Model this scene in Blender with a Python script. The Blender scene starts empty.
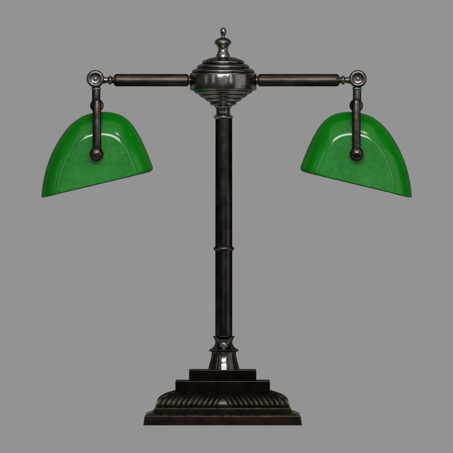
import bpy, bmesh, math
from mathutils import Vector

# ------------------------------------------------------------------ units
S = 1.0 / 720.0          # metres per drawing unit (lamp is about 0.55 m tall)
D = 9000.0               # camera distance in drawing units
CX = 226.5               # drawing centre
H0 = 197.2               # camera height above the table
sc = bpy.context.scene
col = sc.collection


def at(x, y, d=0.0):
    """measured drawing position (x right, y down) at depth d -> metres"""
    k = (D + d) / D
    return Vector(((x - CX) * k, d, H0 - (y - CX) * k)) * S


# ------------------------------------------------------------------ helpers
def link(name, bm, mat, parent=None, smooth=True, sharp=38, recalc=True):
    if recalc:
        bmesh.ops.recalc_face_normals(bm, faces=bm.faces)
    me = bpy.data.meshes.new(name)
    bm.to_mesh(me)
    bm.free()
    me.materials.append(mat)
    for p in me.polygons:
        p.use_smooth = smooth
    if smooth:
        me.set_sharp_from_angle(angle=math.radians(sharp))
    o = bpy.data.objects.new(name, me)
    col.objects.link(o)
    if parent is not None:
        o.parent = parent
        o.matrix_parent_inverse.identity()
    return o


def bevel(o, w, seg=2, ang=30):
    m = o.modifiers.new('bevel', 'BEVEL')
    m.width = w * S
    m.segments = seg
    m.limit_method = 'ANGLE'
    m.angle_limit = math.radians(ang)
    m.material = 1
    return o


def lathe(bm, profile, origin, axis='Z', seg=96, caps=True, e1=None, e2=None):
    """profile: list of (radius, height) in metres along axis from origin"""
    if e1 is None:
        ax = {'X': Vector((1, 0, 0)), 'Y': Vector((0, 1, 0)), 'Z': Vector((0, 0, 1))}[axis] if isinstance(axis, str) else axis.normalized()
        t = Vector((0, 0, 1)) if abs(ax.z) < 0.9 else Vector((1, 0, 0))
        e1 = ax.cross(t).normalized()
        e2 = ax.cross(e1).normalized()
    rings = []
    for r, h in profile:
        if r < 1e-7:
            rings.append([bm.verts.new(origin + ax * h)])
        else:
            rings.append([bm.verts.new(origin + ax * h + e1 * (r * math.cos(2 * math.pi * i / seg)) + e2 * (r * math.sin(2 * math.pi * i / seg))) for i in range(seg)])
    for a, b in zip(rings, rings[1:]):
        for i in range(seg):
            j = (i + 1) % seg
            if len(a) == 1 and len(b) == 1:
                continue
            if len(a) == 1:
                bm.faces.new((a[0], b[i], b[j]))
            elif len(b) == 1:
                bm.faces.new((a[i], a[j], b[0]))
            else:
                bm.faces.new((a[i], a[j], b[j], b[i]))
    if caps:
        for rg in (rings[0], rings[-1]):
            if len(rg) > 2:
                bm.faces.new(rg)


def spin(profile, x, d=0.0, seg=96):
    """turned part: (radius, y) pairs measured on the drawing about the vertical line x"""
    bm = bmesh.new()
    base = at(x, CX, d)
    base.z = 0
    lathe(bm, [(max(r, 0) * S, at(x, y, d).z) for r, y in profile], base, 'Z', seg)
    return bm


def ribs(y0, r0, y1, r1, n, b, k=12, p=0.6):
    out = []
    for i in range(n * k + 1):
        s = i / (n * k)
        out.append((r0 + (r1 - r0) * s + b * abs(math.sin(math.pi * s * n)) ** p, y0 + (y1 - y0) * s))
    return out


def spline(pts, per=8):
    out = []
    n = len(pts)
    for i in range(n - 1):
        p0 = Vector(pts[max(i - 1, 0)]); p1 = Vector(pts[i]); p2 = Vector(pts[i + 1]); p3 = Vector(pts[min(i + 2, n - 1)])
        for j in range(per):
            t = j / per
            out.append(tuple(0.5 * ((2 * p1) + (p2 - p0) * t + (2 * p0 - 5 * p1 + 4 * p2 - p3) * t * t + (3 * p1 - p0 - 3 * p2 + p3) * t ** 3)))
    out.append(tuple(pts[-1]))
    return out


def ball_profile(r, h=None, n=14):
    h = h or r
    return [(r * math.sin(math.pi * i / n) * S, -h * math.cos(math.pi * i / n) * S) for i in range(n + 1)]


# ------------------------------------------------------------------ materials
def nodes(name):
    m = bpy.data.materials.new(name)
    m.use_nodes = True
    nt = m.node_tree
    return m, nt, nt.nodes['Principled BSDF']


def metal(name, c0, c1, rough=(0.2, 0.35), scale=60.0, stretch=(1, 1, 1), edge=0.25, metallic=1.0, bump=0.0, bscale=400.0, coat=0.0):
    m, nt, b = nodes(name)
    N = nt.nodes; L = nt.links
    tc = N.new('ShaderNodeTexCoord')
    mp = N.new('ShaderNodeMapping'); mp.inputs['Scale'].default_value = stretch
    L.new(tc.outputs['Object'], mp.inputs['Vector'])
    nz = N.new('ShaderNodeTexNoise'); nz.inputs['Scale'].default_value = scale
    nz.inputs['Detail'].default_value = 6; nz.inputs['Roughness'].default_value = 0.6
    L.new(mp.outputs['Vector'], nz.inputs['Vector'])
    cr = N.new('ShaderNodeValToRGB')
    cr.color_ramp.elements[0].position = 0.3; cr.color_ramp.elements[1].position = 0.72
    cr.color_ramp.elements[0].color = (*c0, 1); cr.color_ramp.elements[1].color = (*c1, 1)
    L.new(nz.outputs['Fac'], cr.inputs['Fac'])
    L.new(cr.outputs['Color'], b.inputs['Base Color'])
    mr = N.new('ShaderNodeMapRange')
    mr.inputs['From Min'].default_value = 0.3; mr.inputs['From Max'].default_value = 0.7
    mr.inputs['To Min'].default_value = rough[0]; mr.inputs['To Max'].default_value = rough[1]
    L.new(nz.outputs['Fac'], mr.inputs['Value'])
    L.new(mr.outputs['Result'], b.inputs['Roughness'])
    b.inputs['Metallic'].default_value = metallic
    b.inputs['Specular Tint'].default_value = (edge, edge, edge, 1)
    if coat:
        b.inputs['Coat Weight'].default_value = coat
        b.inputs['Coat Roughness'].default_value = 0.15
    if bump:
        n2 = N.new('ShaderNodeTexNoise'); n2.inputs['Scale'].default_value = bscale; n2.inputs['Detail'].default_value = 3
        L.new(mp.outputs['Vector'], n2.inputs['Vector'])
        bp = N.new('ShaderNodeBump'); bp.inputs['Strength'].default_value = bump; bp.inputs['Distance'].default_value = 0.001
        L.new(n2.outputs['Fac'], bp.inputs['Height'])
        L.new(bp.outputs['Normal'], b.inputs['Normal'])
    return m


M_hub = metal('gunmetal polished', (0.21, 0.195, 0.185), (0.38, 0.35, 0.33), (0.14, 0.26), 70, edge=0.35, bump=0.1, bscale=260)
M_dark = metal('gunmetal dark', (0.06, 0.05, 0.047), (0.17, 0.145, 0.135), (0.22, 0.38), 90, edge=0.2, bump=0.15, bscale=330)
M_col = metal('column bronze black', (0.04, 0.034, 0.031), (0.092, 0.078, 0.071), (0.16, 0.27), 80, (1, 1, 0.6), edge=0.15, bump=0.14, bscale=240)
M_base = metal('base dark bronze', (0.006, 0.004, 0.003), (0.014, 0.0095, 0.0072), (0.34, 0.46), 50, edge=0.12, metallic=1.0, bump=0.08, bscale=350)
M_gad = metal('base moulding bronze', (0.06, 0.05, 0.037), (0.14, 0.12, 0.088), (0.3, 0.42), 70, edge=0.25, bump=0.1, bscale=400)
M_joint = metal('gunmetal joint', (0.12, 0.11, 0.105), (0.26, 0.24, 0.225), (0.2, 0.34), 90, edge=0.25, bump=0.1, bscale=300)
M_foot = metal('column foot bronze', (0.08, 0.072, 0.068), (0.16, 0.145, 0.137), (0.1, 0.2), 60, edge=0.3, bump=0.08, bscale=260)
M_arm = metal('arm bronze black', (0.05, 0.042, 0.039), (0.12, 0.102, 0.093), (0.32, 0.44), 160, (0.25, 1, 1), edge=0.12, bump=0.25, bscale=260)
M_bright = metal('worn nickel', (0.3, 0.29, 0.28), (0.5, 0.48, 0.46), (0.2, 0.35), 150, edge=0.5, bump=0.03, bscale=300)
M_edge_light = metal('bronze edge highlight', (0.06, 0.054, 0.04), (0.2, 0.18, 0.135), (0.28, 0.42), 130, edge=0.5, bump=0.08, bscale=350)  # lighter bronze: light caught by ledge and edges, put into the colour


def shade_glass():
    m, nt, b = nodes('green cased glass')
    N = nt.nodes; L = nt.links
    tc = N.new('ShaderNodeTexCoord')
    def ramp(fac, p0, p1, c0, c1):
        r = N.new('ShaderNodeValToRGB')
        r.color_ramp.elements[0].position = p0; r.color_ramp.elements[1].position = p1
        r.color_ramp.elements[0].color = (*c0, 1); r.color_ramp.elements[1].color = (*c1, 1)
        L.new(fac, r.inputs['Fac'])
        return r.outputs['Color']
    n1 = N.new('ShaderNodeTexNoise'); n1.inputs['Scale'].default_value = 190; n1.inputs['Detail'].default_value = 6; n1.inputs['Roughness'].default_value = 0.75
    n2 = N.new('ShaderNodeTexNoise'); n2.inputs['Scale'].default_value = 30; n2.inputs['Detail'].default_value = 3
    L.new(tc.outputs['Object'], n1.inputs['Vector']); L.new(tc.outputs['Object'], n2.inputs['Vector'])
    av = N.new('ShaderNodeMix'); av.data_type = 'FLOAT'; av.inputs[0].default_value = 0.4
    L.new(n1.outputs['Fac'], av.inputs[2]); L.new(n2.outputs['Fac'], av.inputs[3])
    deep = ramp(av.outputs[0], 0.3, 0.7, (0.001, 0.29, 0.005), (0.005, 0.40, 0.011))
    pale = ramp(av.outputs[0], 0.3, 0.7, (0.008, 0.28, 0.016), (0.07, 0.56, 0.095))  # end face paler: its reflected haze is put into the glass colour
    at_ = N.new('ShaderNodeAttribute'); at_.attribute_name = 'face_haze'
    cr = N.new('ShaderNodeMix'); cr.data_type = 'RGBA'
    L.new(at_.outputs['Fac'], cr.inputs['Factor']); L.new(deep, cr.inputs['A']); L.new(pale, cr.inputs['B'])
    cr_out = cr.outputs['Result']
    N.remove(b)
    df = N.new('ShaderNodeBsdfDiffuse'); tr = N.new('ShaderNodeBsdfTranslucent'); gl = N.new('ShaderNodeBsdfGlossy')
    L.new(cr_out, df.inputs['Color']); L.new(cr_out, tr.inputs['Color'])
    gl.inputs['Roughness'].default_value = 0.13
    mix = N.new('ShaderNodeMixShader'); mix.inputs[0].default_value = 0.35
    L.new(df.outputs[0], mix.inputs[1]); L.new(tr.outputs[0], mix.inputs[2])
    lw = N.new('ShaderNodeLayerWeight'); lw.inputs['Blend'].default_value = 0.5
    pw = N.new('ShaderNodeMath'); pw.operation = 'POWER'; pw.inputs[1].default_value = 4.0
    L.new(lw.outputs['Facing'], pw.inputs[0])
    mr = N.new('ShaderNodeMapRange'); mr.inputs['To Min'].default_value = 0.045; mr.inputs['To Max'].default_value = 0.085
    L.new(pw.outputs[0], mr.inputs['Value'])
    m2 = N.new('ShaderNodeMixShader')
    L.new(mr.outputs[0], m2.inputs[0]); L.new(mix.outputs[0], m2.inputs[1]); L.new(gl.outputs[0], m2.inputs[2])
    L.new(m2.outputs[0], N['Material Output'].inputs['Surface'])
    return m


M_glass = shade_glass()


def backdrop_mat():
    m = bpy.data.materials.new('self-lit grey sweep')
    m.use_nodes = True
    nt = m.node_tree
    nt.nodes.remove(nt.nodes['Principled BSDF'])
    e = nt.nodes.new('ShaderNodeEmission')  # own even glow stands in for lit paper; no lamp behind, no shadows
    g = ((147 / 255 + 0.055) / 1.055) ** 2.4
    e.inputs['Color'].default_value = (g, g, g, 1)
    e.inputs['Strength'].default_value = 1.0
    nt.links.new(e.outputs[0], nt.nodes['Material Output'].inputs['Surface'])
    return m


# ------------------------------------------------------------------ setting: seamless luminous sweep
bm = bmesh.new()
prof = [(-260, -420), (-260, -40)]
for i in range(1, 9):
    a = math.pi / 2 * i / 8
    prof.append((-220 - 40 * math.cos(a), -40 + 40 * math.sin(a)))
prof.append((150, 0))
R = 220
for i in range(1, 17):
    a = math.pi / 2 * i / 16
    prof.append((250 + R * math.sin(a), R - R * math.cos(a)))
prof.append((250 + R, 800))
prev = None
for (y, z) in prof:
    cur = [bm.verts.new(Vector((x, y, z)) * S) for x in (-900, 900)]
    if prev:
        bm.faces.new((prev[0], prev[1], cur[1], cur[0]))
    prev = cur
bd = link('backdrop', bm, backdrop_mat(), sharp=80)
bd['kind'] = 'structure'
bd['label'] = 'plain, evenly self-lit grey studio backdrop draped over the table edge and curving up behind the lamp'

# ------------------------------------------------------------------ the lamp
lamp = bpy.data.objects.new('desk_lamp', None)
col.objects.link(lamp)
lamp['label'] = 'dark bronze double desk lamp with two green glass shades on a stepped square base'
lamp['category'] = 'lamp'
lamp.empty_display_size = 0.05


def P(name, bm, mat, parent=lamp, **k):
    return link(name, bm, mat, parent, **k)


# ---- stepped base
BX = 222.7


def front(m, y):
    """half width and height of a square tier from its front edge as measured"""
    hw = m / (1 + m / D)
    k = (D - hw) / D
    return hw, H0 - (y - CX) * k


def tier(prof, gap=0.0):
    bm = bmesh.new()
    rings = []
    x0 = (BX - CX) * S
    for (m, y) in prof:
        hw, z = front(m, y)
        hw *= S; z = max(z, gap) * S
        rings.append([bm.verts.new((x0 + sx * hw, sy * hw, z)) for sx, sy in ((-1, -1), (1, -1), (1, 1), (-1, 1))])
    for a, b in zip(rings, rings[1:]):
        for i in range(4):
            j = (i + 1) % 4
            bm.faces.new((a[i], a[j], b[j], b[i]))
    bm.faces.new(rings[0]); bm.faces.new(rings[-1])
    bmesh.ops.recalc_face_normals(bm, faces=bm.faces)
    for f in bm.faces:                       # the sloping ledge and the bevelled edges take the painted highlight
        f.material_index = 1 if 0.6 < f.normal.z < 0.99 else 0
    return bm


def PB(*a, **k):
    o = P(*a, **k)
    o.data.materials.append(M_edge_light)
    return o


base = bevel(PB('base', tier([(79.4, 425.5), (78.9, 421.5), (78.0, 416.2), (77.0, 415.4), (70.2, 412.6)]), M_base, sharp=25), 0.42)
bevel(PB('step', tier([(69.0, 413.4), (68.4, 408.6), (66.4, 407.2)]), M_base, base, sharp=25), 0.38)
bevel(PB('step', tier([(47.4, 393.0), (47.4, 381.2)]), M_base, base, sharp=25), 0.42)
bevel(PB('step', tier([(33.7, 381.8), (33.7, 370.0)]), M_base, base, sharp=25), 0.42)

# carved gadroon moulding
gp = spline([(64.5, 407.5), (65.2, 404.8), (64.4, 401.9), (61.8, 399.1), (57.8, 396.8), (53.0, 394.9), (48.6, 393.4), (46.0, 392.6)], 5)
bm = bmesh.new()
NU = 420
nv = len(gp)
x0 = (BX - CX)
pitch = 5.1
for side in range(4):
    ca, sa = [(1, 0), (0, 1), (-1, 0), (0, -1)][side]
    grid = []
    for iv, (m, y) in enumerate(gp):
        v = iv / (nv - 1)
        hw, z = front(m, y)
        m2, y2 = gp[min(iv + 1, nv - 1)]; m1, y1 = gp[max(iv - 1, 0)]
        tx, tz = m2 - m1, -(y2 - y1)
        ln = math.hypot(tx, tz) or 1
        nx, nz = tz / ln, -tx / ln
        fade = min(1, v / 0.12) * min(1, (1 - v) / 0.10)
        row = []
        for iu in range(NU + 1):
            a = (2 * iu / NU - 1) * hw
            q = (abs(a) + 13.0 * v ** 1.35 - 6.5) / pitch
            if q < 0:
                dis = 0.4 + 0.7 * max(0, 1 - (a / 7) ** 2)
                dis = dis * min(1, -q / 0.12)
            else:
                dis = 2.2 * abs(math.sin(math.pi * q)) ** 0.7 - 0.6
            # fade flutes right at the mitred corners
            dis *= fade * min(1, (hw - abs(a)) / 1.5)
            hh = hw + nx * dis
            zz = z + nz * dis
            aa = a * hh / hw
            # local: side faces -Y for side 0
            px, py = aa, -hh
            row.append(bm.verts.new(Vector((x0 + px * ca - py * sa, px * sa + py * ca, zz)) * S))
        grid.append(row)
    for r0, r1 in zip(grid, grid[1:]):
        for i in range(NU):
            bm.faces.new((r0[i], r0[i + 1], r1[i + 1], r1[i]))
bmesh.ops.remove_doubles(bm, verts=bm.verts, dist=1e-6)
P('gadroon_moulding', bm, M_gad, base, sharp=60)

# ---- bell foot and column
AX = 223.8
foot = [(0, 370.6)] + [(15.9, 370.6), (15.9, 369.6)] + spline([(15.6, 368.9), (14.6, 364.5), (13.2, 359.5), (12.4, 355.5), (12.2, 352.6)], 5) + \
    [(12.4, 352.0), (13.8, 351.7), (14.8, 351.0), (14.9, 350.2), (14.3, 349.5)] + spline([(13.4, 349.0), (11.0, 347.4), (9.6, 345.6), (8.6, 343.2), (8.6, 341.2), (9.6, 338.6), (10.9, 336.6)], 4) + [(10.6, 336.0), (9.0, 335.7), (0, 335.7)]
P('column_foot', spin(foot, AX), M_foot)
column = P('column', spin([(8.0, 338.0), (8.5, 335.0), (8.5, 300), (8.5, 252), (8.45, 200), (8.4, 150), (8.4, 117.5), (7.6, 116.6)], AX), M_col)
ring = [(8.2, 251.6)] + [(8.4 + 2.0 * math.sin(math.pi * i / 12), 251.2 - 5.0 * i / 12) for i in range(13)] + [(8.2, 245.8)]
P('ring', spin(ring, AX), M_dark, column)
collar = [(8.0, 119.0)] + [(8.5 + 1.5 * math.sin(math.pi * i / 10), 118.6 - 3.2 * i / 10) for i in range(11)] + [(8.0, 115.2), (7.4, 114.6)]
P('collar', spin(collar, 223.2), M_bright, column)

# ---- hub
HX = 223.2
hub = [(7.3, 115.4), (7.5, 114.0), (7.0, 113.2)] + spline([(7.0, 112.4), (7.1, 109.6), (7.9, 107.4), (9.6, 105.8), (12.6, 104.8)], 4) + \
    [(13.2, 104.2), (13.3, 103.2), (12.9, 102.6)] + ribs(102.4, 13.0, 91.0, 29.4, 3, 1.5)[0:] + \
    [(30.2, 90.9), (32.3, 90.3), (33.1, 89.5), (33.4, 88.6), (33.4, 82), (33.4, 75.2), (33.1, 74.0), (32.6, 73.4), (31.6, 72.9)] + \
    ribs(72.6, 30.6, 59.0, 15.5, 3, 2.6, p=0.75) + spline([(15.0, 58.6), (11.5, 57.6), (7.0, 57.0), (3.0, 56.8)], 4) + [(0, 56.8)]
hubo = P('hub', spin(hub, HX, seg=128), M_hub, sharp=30)

finial = spline([(7.0, 57.4), (6.9, 56.2), (6.6, 54.6), (5.5, 52.6), (4.9, 50.2), (5.2, 47.8), (6.6, 45.2), (8.1, 43.6), (8.5, 42.2), (7.6, 40.4), (6.3, 39.4), (5.2, 38.6)], 4) + spline([(3.6, 38.0), (2.0, 37.4), (1.6, 36.4), (1.8, 35.6)], 3) + [(0, 35.2)]
fin = P('finial', spin(finial, 223.0, seg=64), M_hub, sharp=50)
# little polished knob on the tip
tip = [(0, 36.6)] + [(max(0.0, 3.1 * math.sin(math.pi * t / 20)) * (1 - 0.12 * math.cos(math.pi * t / 20)), 32.0 + 4.6 * math.cos(math.pi * t / 20)) for t in range(1, 20)] + [(0, 27.4)]
P('knob', spin(tip, 223.3, seg=48), M_hub, fin, sharp=80)


# ---- arms, joints, brackets, shades (one set per side)
def build_side(sg):
    def X(x):                       # measured on the left side, mirrored for the right
        return x if sg < 0 else 453.2 - x

    def hor(prof, y, d=0.0):        # turned part lying along X: (radius, x)
        bm = bmesh.new()
        o = at(CX, y, d); o.x = 0
        lathe(bm, [(r * S, at(X(x), y, d).x) for r, x in prof], o, 'X', 64)
        return bm

    yA = 80.2
    e = 187.7 if sg < 0 else 194.4
    arm = P('arm', hor([(5.0, e + 0.4), (6.0, e - 0.2), (6.2, e - 1.2), (6.2, 150), (6.2, 117), (6.0, 115.4), (5.0, 114.6)], yA), M_arm, sharp=45)
    # bright nut seating the arm in the hub
    nut = [(0, e + 7), (4.9, e + 6.8), (5.1, e + 3.6), (4.6, e + 2.9), (3.6, e + 2.5), (3.6, e + 2.0), (4.6, e + 1.6), (4.9, e + 1.0), (4.5, e + 0.3), (0, e)]
    P('arm_nut', hor(nut, yA), M_bright, arm)
    neck = [(0, 116.0), (5.0, 115.8), (5.2, 115.0), (4.9, 114.2), (3.6, 113.6), (2.7, 113.0)] + \
           [(2.6 + 1.9 * math.sin(math.pi * i / 10), 112.8 - 5.2 * i / 10) for i in range(11)] + [(2.6, 107.2), (3.2, 105.6), (3.6, 102.5), (0, 101)]
    P('neck', hor(neck, yA), M_hub, arm)

    # knuckle joint: a thick washer-like disc facing the viewer
    kx, ky = X(95.4), 78.9
    bm = bmesh.new()
    o = at(kx, ky)
    kp = [(0, 6.0), (7.4, 6.0), (8.4, 5.3), (8.8, 4.0), (8.8, -4.0), (8.4, -5.3), (7.6, -6.0), (6.6, -6.3), (5.6, -6.0), (5.0, -5.0), (4.6, -4.7), (2.2, -4.7), (0, -4.7)]
    lathe(bm, [(r * S, h * S) for r, h in kp], o, 'Y', 64)
    kn = P('knuckle_joint', bm, M_joint, sharp=40)
    bm = bmesh.new()
    sp = [(0, -4.0), (1.9, -4.0), (1.9, -5.2), (1.6, -5.8), (0.9, -6.2), (0, -6.3)]
    lathe(bm, [(r * S, h * S) for r, h in sp], o, 'Y', 32)
    P('screw', bm, M_bright, kn, sharp=50)

    # bracket: stem under the joint, a crossbar to the front, a flat-topped drop rod
    sx = X(96.2)
    dF = -66.0
    rx = X(96.9)
    stem = [(0, 86.0), (3.6, 86.0), (3.8, 87.6), (4.0, 88.2), (4.2, 90.2), (4.2, 104.0), (3.6, 107), (0, 108)]
    stem_o = P('stem', spin(stem, sx, 0.0, 48), M_dark, sharp=45)
    P('collar', spin([(3.8, 87.4), (4.6, 87.6), (4.9, 88.4), (4.8, 89.4), (4.0, 89.9)], sx, 0.0, 48), M_bright, stem_o, sharp=60)
    yb = 105.6
    bm = bmesh.new()
    a = at(sx, yb, 3.0); b = at(rx, yb, dF + 3)
    ax = b - a
    lathe(bm, [(0, -2 * S), (4.4 * S, -2 * S), (5.2 * S, 0), (5.2 * S, ax.length - 6 * S)] +
          [((5.2 + 1.6 * math.sin(math.pi * i / 12)) * S if i < 9 else 6.3 * S * math.cos((i - 8) / 4 * math.pi / 2), ax.length + (-6 + i * 0.75) * S) for i in range(13)], a, ax, 48)
    P('crossbar', bm, M_dark, sharp=50)
    rod_o = at(rx, CX, dF - 1.5); rod_o.z = 0
    bm = bmesh.new()
    lathe(bm, [(max(r, 0) * S, at(rx, y, dF).z) for r, y in [(0, 157), (3.9, 156), (4.2, 154), (4.2, 130), (4.2, 103.0), (3.9, 101.0), (3.0, 99.6), (1.6, 98.8), (0, 98.6)]], rod_o, 'Z', 48)
    rod = P('drop_rod', bm, M_dark, sharp=60)

    # slotted thumb nut on the glass
    o = at(X(96.6), 153.9, dF)
    bm = bmesh.new()
    npf = [(0, 8.0), (5.6, 8.0), (5.8, 5.0), (6.4, 4.0), (6.8, 2.0), (6.8, -2.5), (6.5, -4.6), (5.9, -6.4), (4.6, -7.7), (2.6, -8.6), (0, -8.9)]
    lathe(bm, [(r * S, h * S) for r, h in npf], o, 'Y', 64)
    # cut a shallow screwdriver slot across the dome
    th = math.radians(24 if sg < 0 else -24)
    dirv = Vector((math.cos(th), 0, math.sin(th)))
    nrm = Vector((-math.sin(th), 0, math.cos(th)))
    for off in (-0.75, 0.75):
        bmesh.ops.bisect_plane(bm, geom=bm.verts[:] + bm.edges[:] + bm.faces[:], plane_co=o + nrm * off * S, plane_no=nrm)
    for v in bm.verts:
        w = v.co - o
        if w.y < -4.7 * S and abs(w.dot(nrm)) < 0.7 * S:
            v.co.y += 1.5 * S
    P('thumb_nut', bm, M_dark, rod, sharp=35)

    # glass shade: a barrel with rounded closed ends, open below
    outline = spline([(41.6, 197.4), (42.0, 191.0), (43.3, 182.5), (47.2, 166.0), (54.8, 147.7), (66.4, 129.7), (79.2, 118.3), (91.8, 113.3), (105.5, 111.9),
                      (118.8, 114.3), (129.2, 121.2), (137.8, 132.8), (146.0, 149.6), (152.0, 165.0), (152.8, 168.0), (152.2, 170.0), (150.2, 171.6)], 7)
    rc = Vector((0.5 * (41.6 + 150.2), 0.5 * (197.4 + 171.6)))
    LEN = 120.0
    half = [(0.0, 0.62)]
    for i in range(1, 21):
        a = math.radians(76) * i / 20
        half.append((27 * (1 - math.cos(a)), 0.62 + 0.355 * math.sin(a) / math.sin(math.radians(76))))
    half += [(27, 0.987), (37, 0.995), (48, 0.999), (60, 1.0)]
    stations = half + [(LEN - d, s) for d, s in reversed(half[:-1])]
    bm = bmesh.new()
    rows = []
    lay = bm.verts.layers.float.new('face_haze')
    for d, s in stations:
        row = []
        for (x, y) in outline:
            p = at(X(rc.x + (x - rc.x) * s), rc.y + (y - rc.y) * s, 0.0)
            p.y = (-LEN / 2 + d) * S
            vt = bm.verts.new(p)
            vt[lay] = max(0.0, min(1.0, (0.86 - s) / 0.22))  # painted haze: full on the flat ends, fading over the rounding
            row.append(vt)
        rows.append(row)
    for r0, r1 in zip(rows, rows[1:]):
        for i in range(len(outline) - 1):
            bm.faces.new((r0[i], r0[i + 1], r1[i + 1], r1[i]))
    for row, d in ((rows[0], -LEN / 2), (rows[-1], LEN / 2)):
        bm.faces.new(row)
    bmesh.ops.recalc_face_normals(bm, faces=bm.faces)
    # make normals point out of the barrel
    bm.faces.ensure_lookup_table()
    ctr = at(X(rc.x), rc.y - 20, 0)
    if sum((f.calc_center_median() - ctr).dot(f.normal) for f in bm.faces) < 0:
        bmesh.ops.reverse_faces(bm, faces=bm.faces)
    sh = P('lamp_shade', bm, M_glass, sharp=180, recalc=False)
    so = sh.modifiers.new('solid', 'SOLIDIFY'); so.thickness = 1.7 * S; so.offset = -1
    bv = sh.modifiers.new('bevel', 'BEVEL'); bv.width = 0.7 * S; bv.segments = 2; bv.limit_method = 'ANGLE'; bv.angle_limit = math.radians(50)
    dg = bpy.context.evaluated_depsgraph_get()
    solid = bpy.data.meshes.new_from_object(sh.evaluated_get(dg))
    sh.modifiers.clear()
    sh.data = solid
    solid.set_sharp_from_angle(angle=math.radians(35))


build_side(-1)
build_side(1)

# ------------------------------------------------------------------ lighting: studio soft boxes
world = bpy.data.worlds.new('World')
sc.world = world
world.use_nodes = True
bg = world.node_tree.nodes['Background']
bg.inputs['Color'].default_value = (1, 1, 1, 1)
bg.inputs['Strength'].default_value = 0.06


def softbox(name, loc, target, w, h, L, color=(1, 1, 1)):
    ld = bpy.data.lights.new(name, 'AREA')
    ld.shape = 'RECTANGLE'
    ld.size = w * S; ld.size_y = h * S
    ld.energy = L * math.pi * (w * S) * (h * S)
    ld.color = color
    o = bpy.data.objects.new(name, ld)
    col.objects.link(o)
    o.location = Vector(loc) * S
    o.rotation_euler = (Vector(target) * S - o.location).to_track_quat('-Z', 'Y').to_euler()
    return o


def polar(az, r, z):
    a = math.radians(az)
    return (r * math.sin(a), -r * math.cos(a), z)


T = (0, 0, 230)
softbox('strip_light_front_high', (0, -1500, 850), (0, 0, 270), 1000, 160, 21.0)
softbox('overhead_softbox', (0, -800, 1600), (0, 0, 250), 2600, 1800, 0.5, (1, 0.96, 0.93))
softbox('key_strip', polar(26, 1300, 500), T, 110, 420, 2.6, (1, 0.98, 0.95))
softbox('key_spot', polar(22, 1000, 980), T, 120, 120, 18.0, (1, 0.98, 0.95))
softbox('left_strip', polar(-34, 1300, 500), T, 120, 420, 1.6, (0.93, 0.98, 1))
softbox('left_side_strip', polar(-60, 1200, 500), T, 110, 420, 0.8)
softbox('right_side_softbox', polar(62, 1000, 300), T, 700, 800, 0.55, (1, 0.93, 0.88))
softbox('front_fill', (0, -9500, 400), T, 4400, 2600, 0.28)

# ------------------------------------------------------------------ camera
cam = bpy.data.cameras.new('camera')
cam.sensor_width = 36.0
cam.lens = 36.0 * D / 453.0
cam.clip_start = 0.1
cam.clip_end = 100
co = bpy.data.objects.new('camera', cam)
col.objects.link(co)
co.location = Vector((0, -D, H0)) * S
co.rotation_euler = (math.radians(90), 0, 0)
sc.camera = co

sc.render.resolution_x = 1024
sc.render.resolution_y = 1024
sc.view_settings.view_transform = 'Standard'
sc.view_settings.look = 'None'
sc.view_settings.exposure = 0
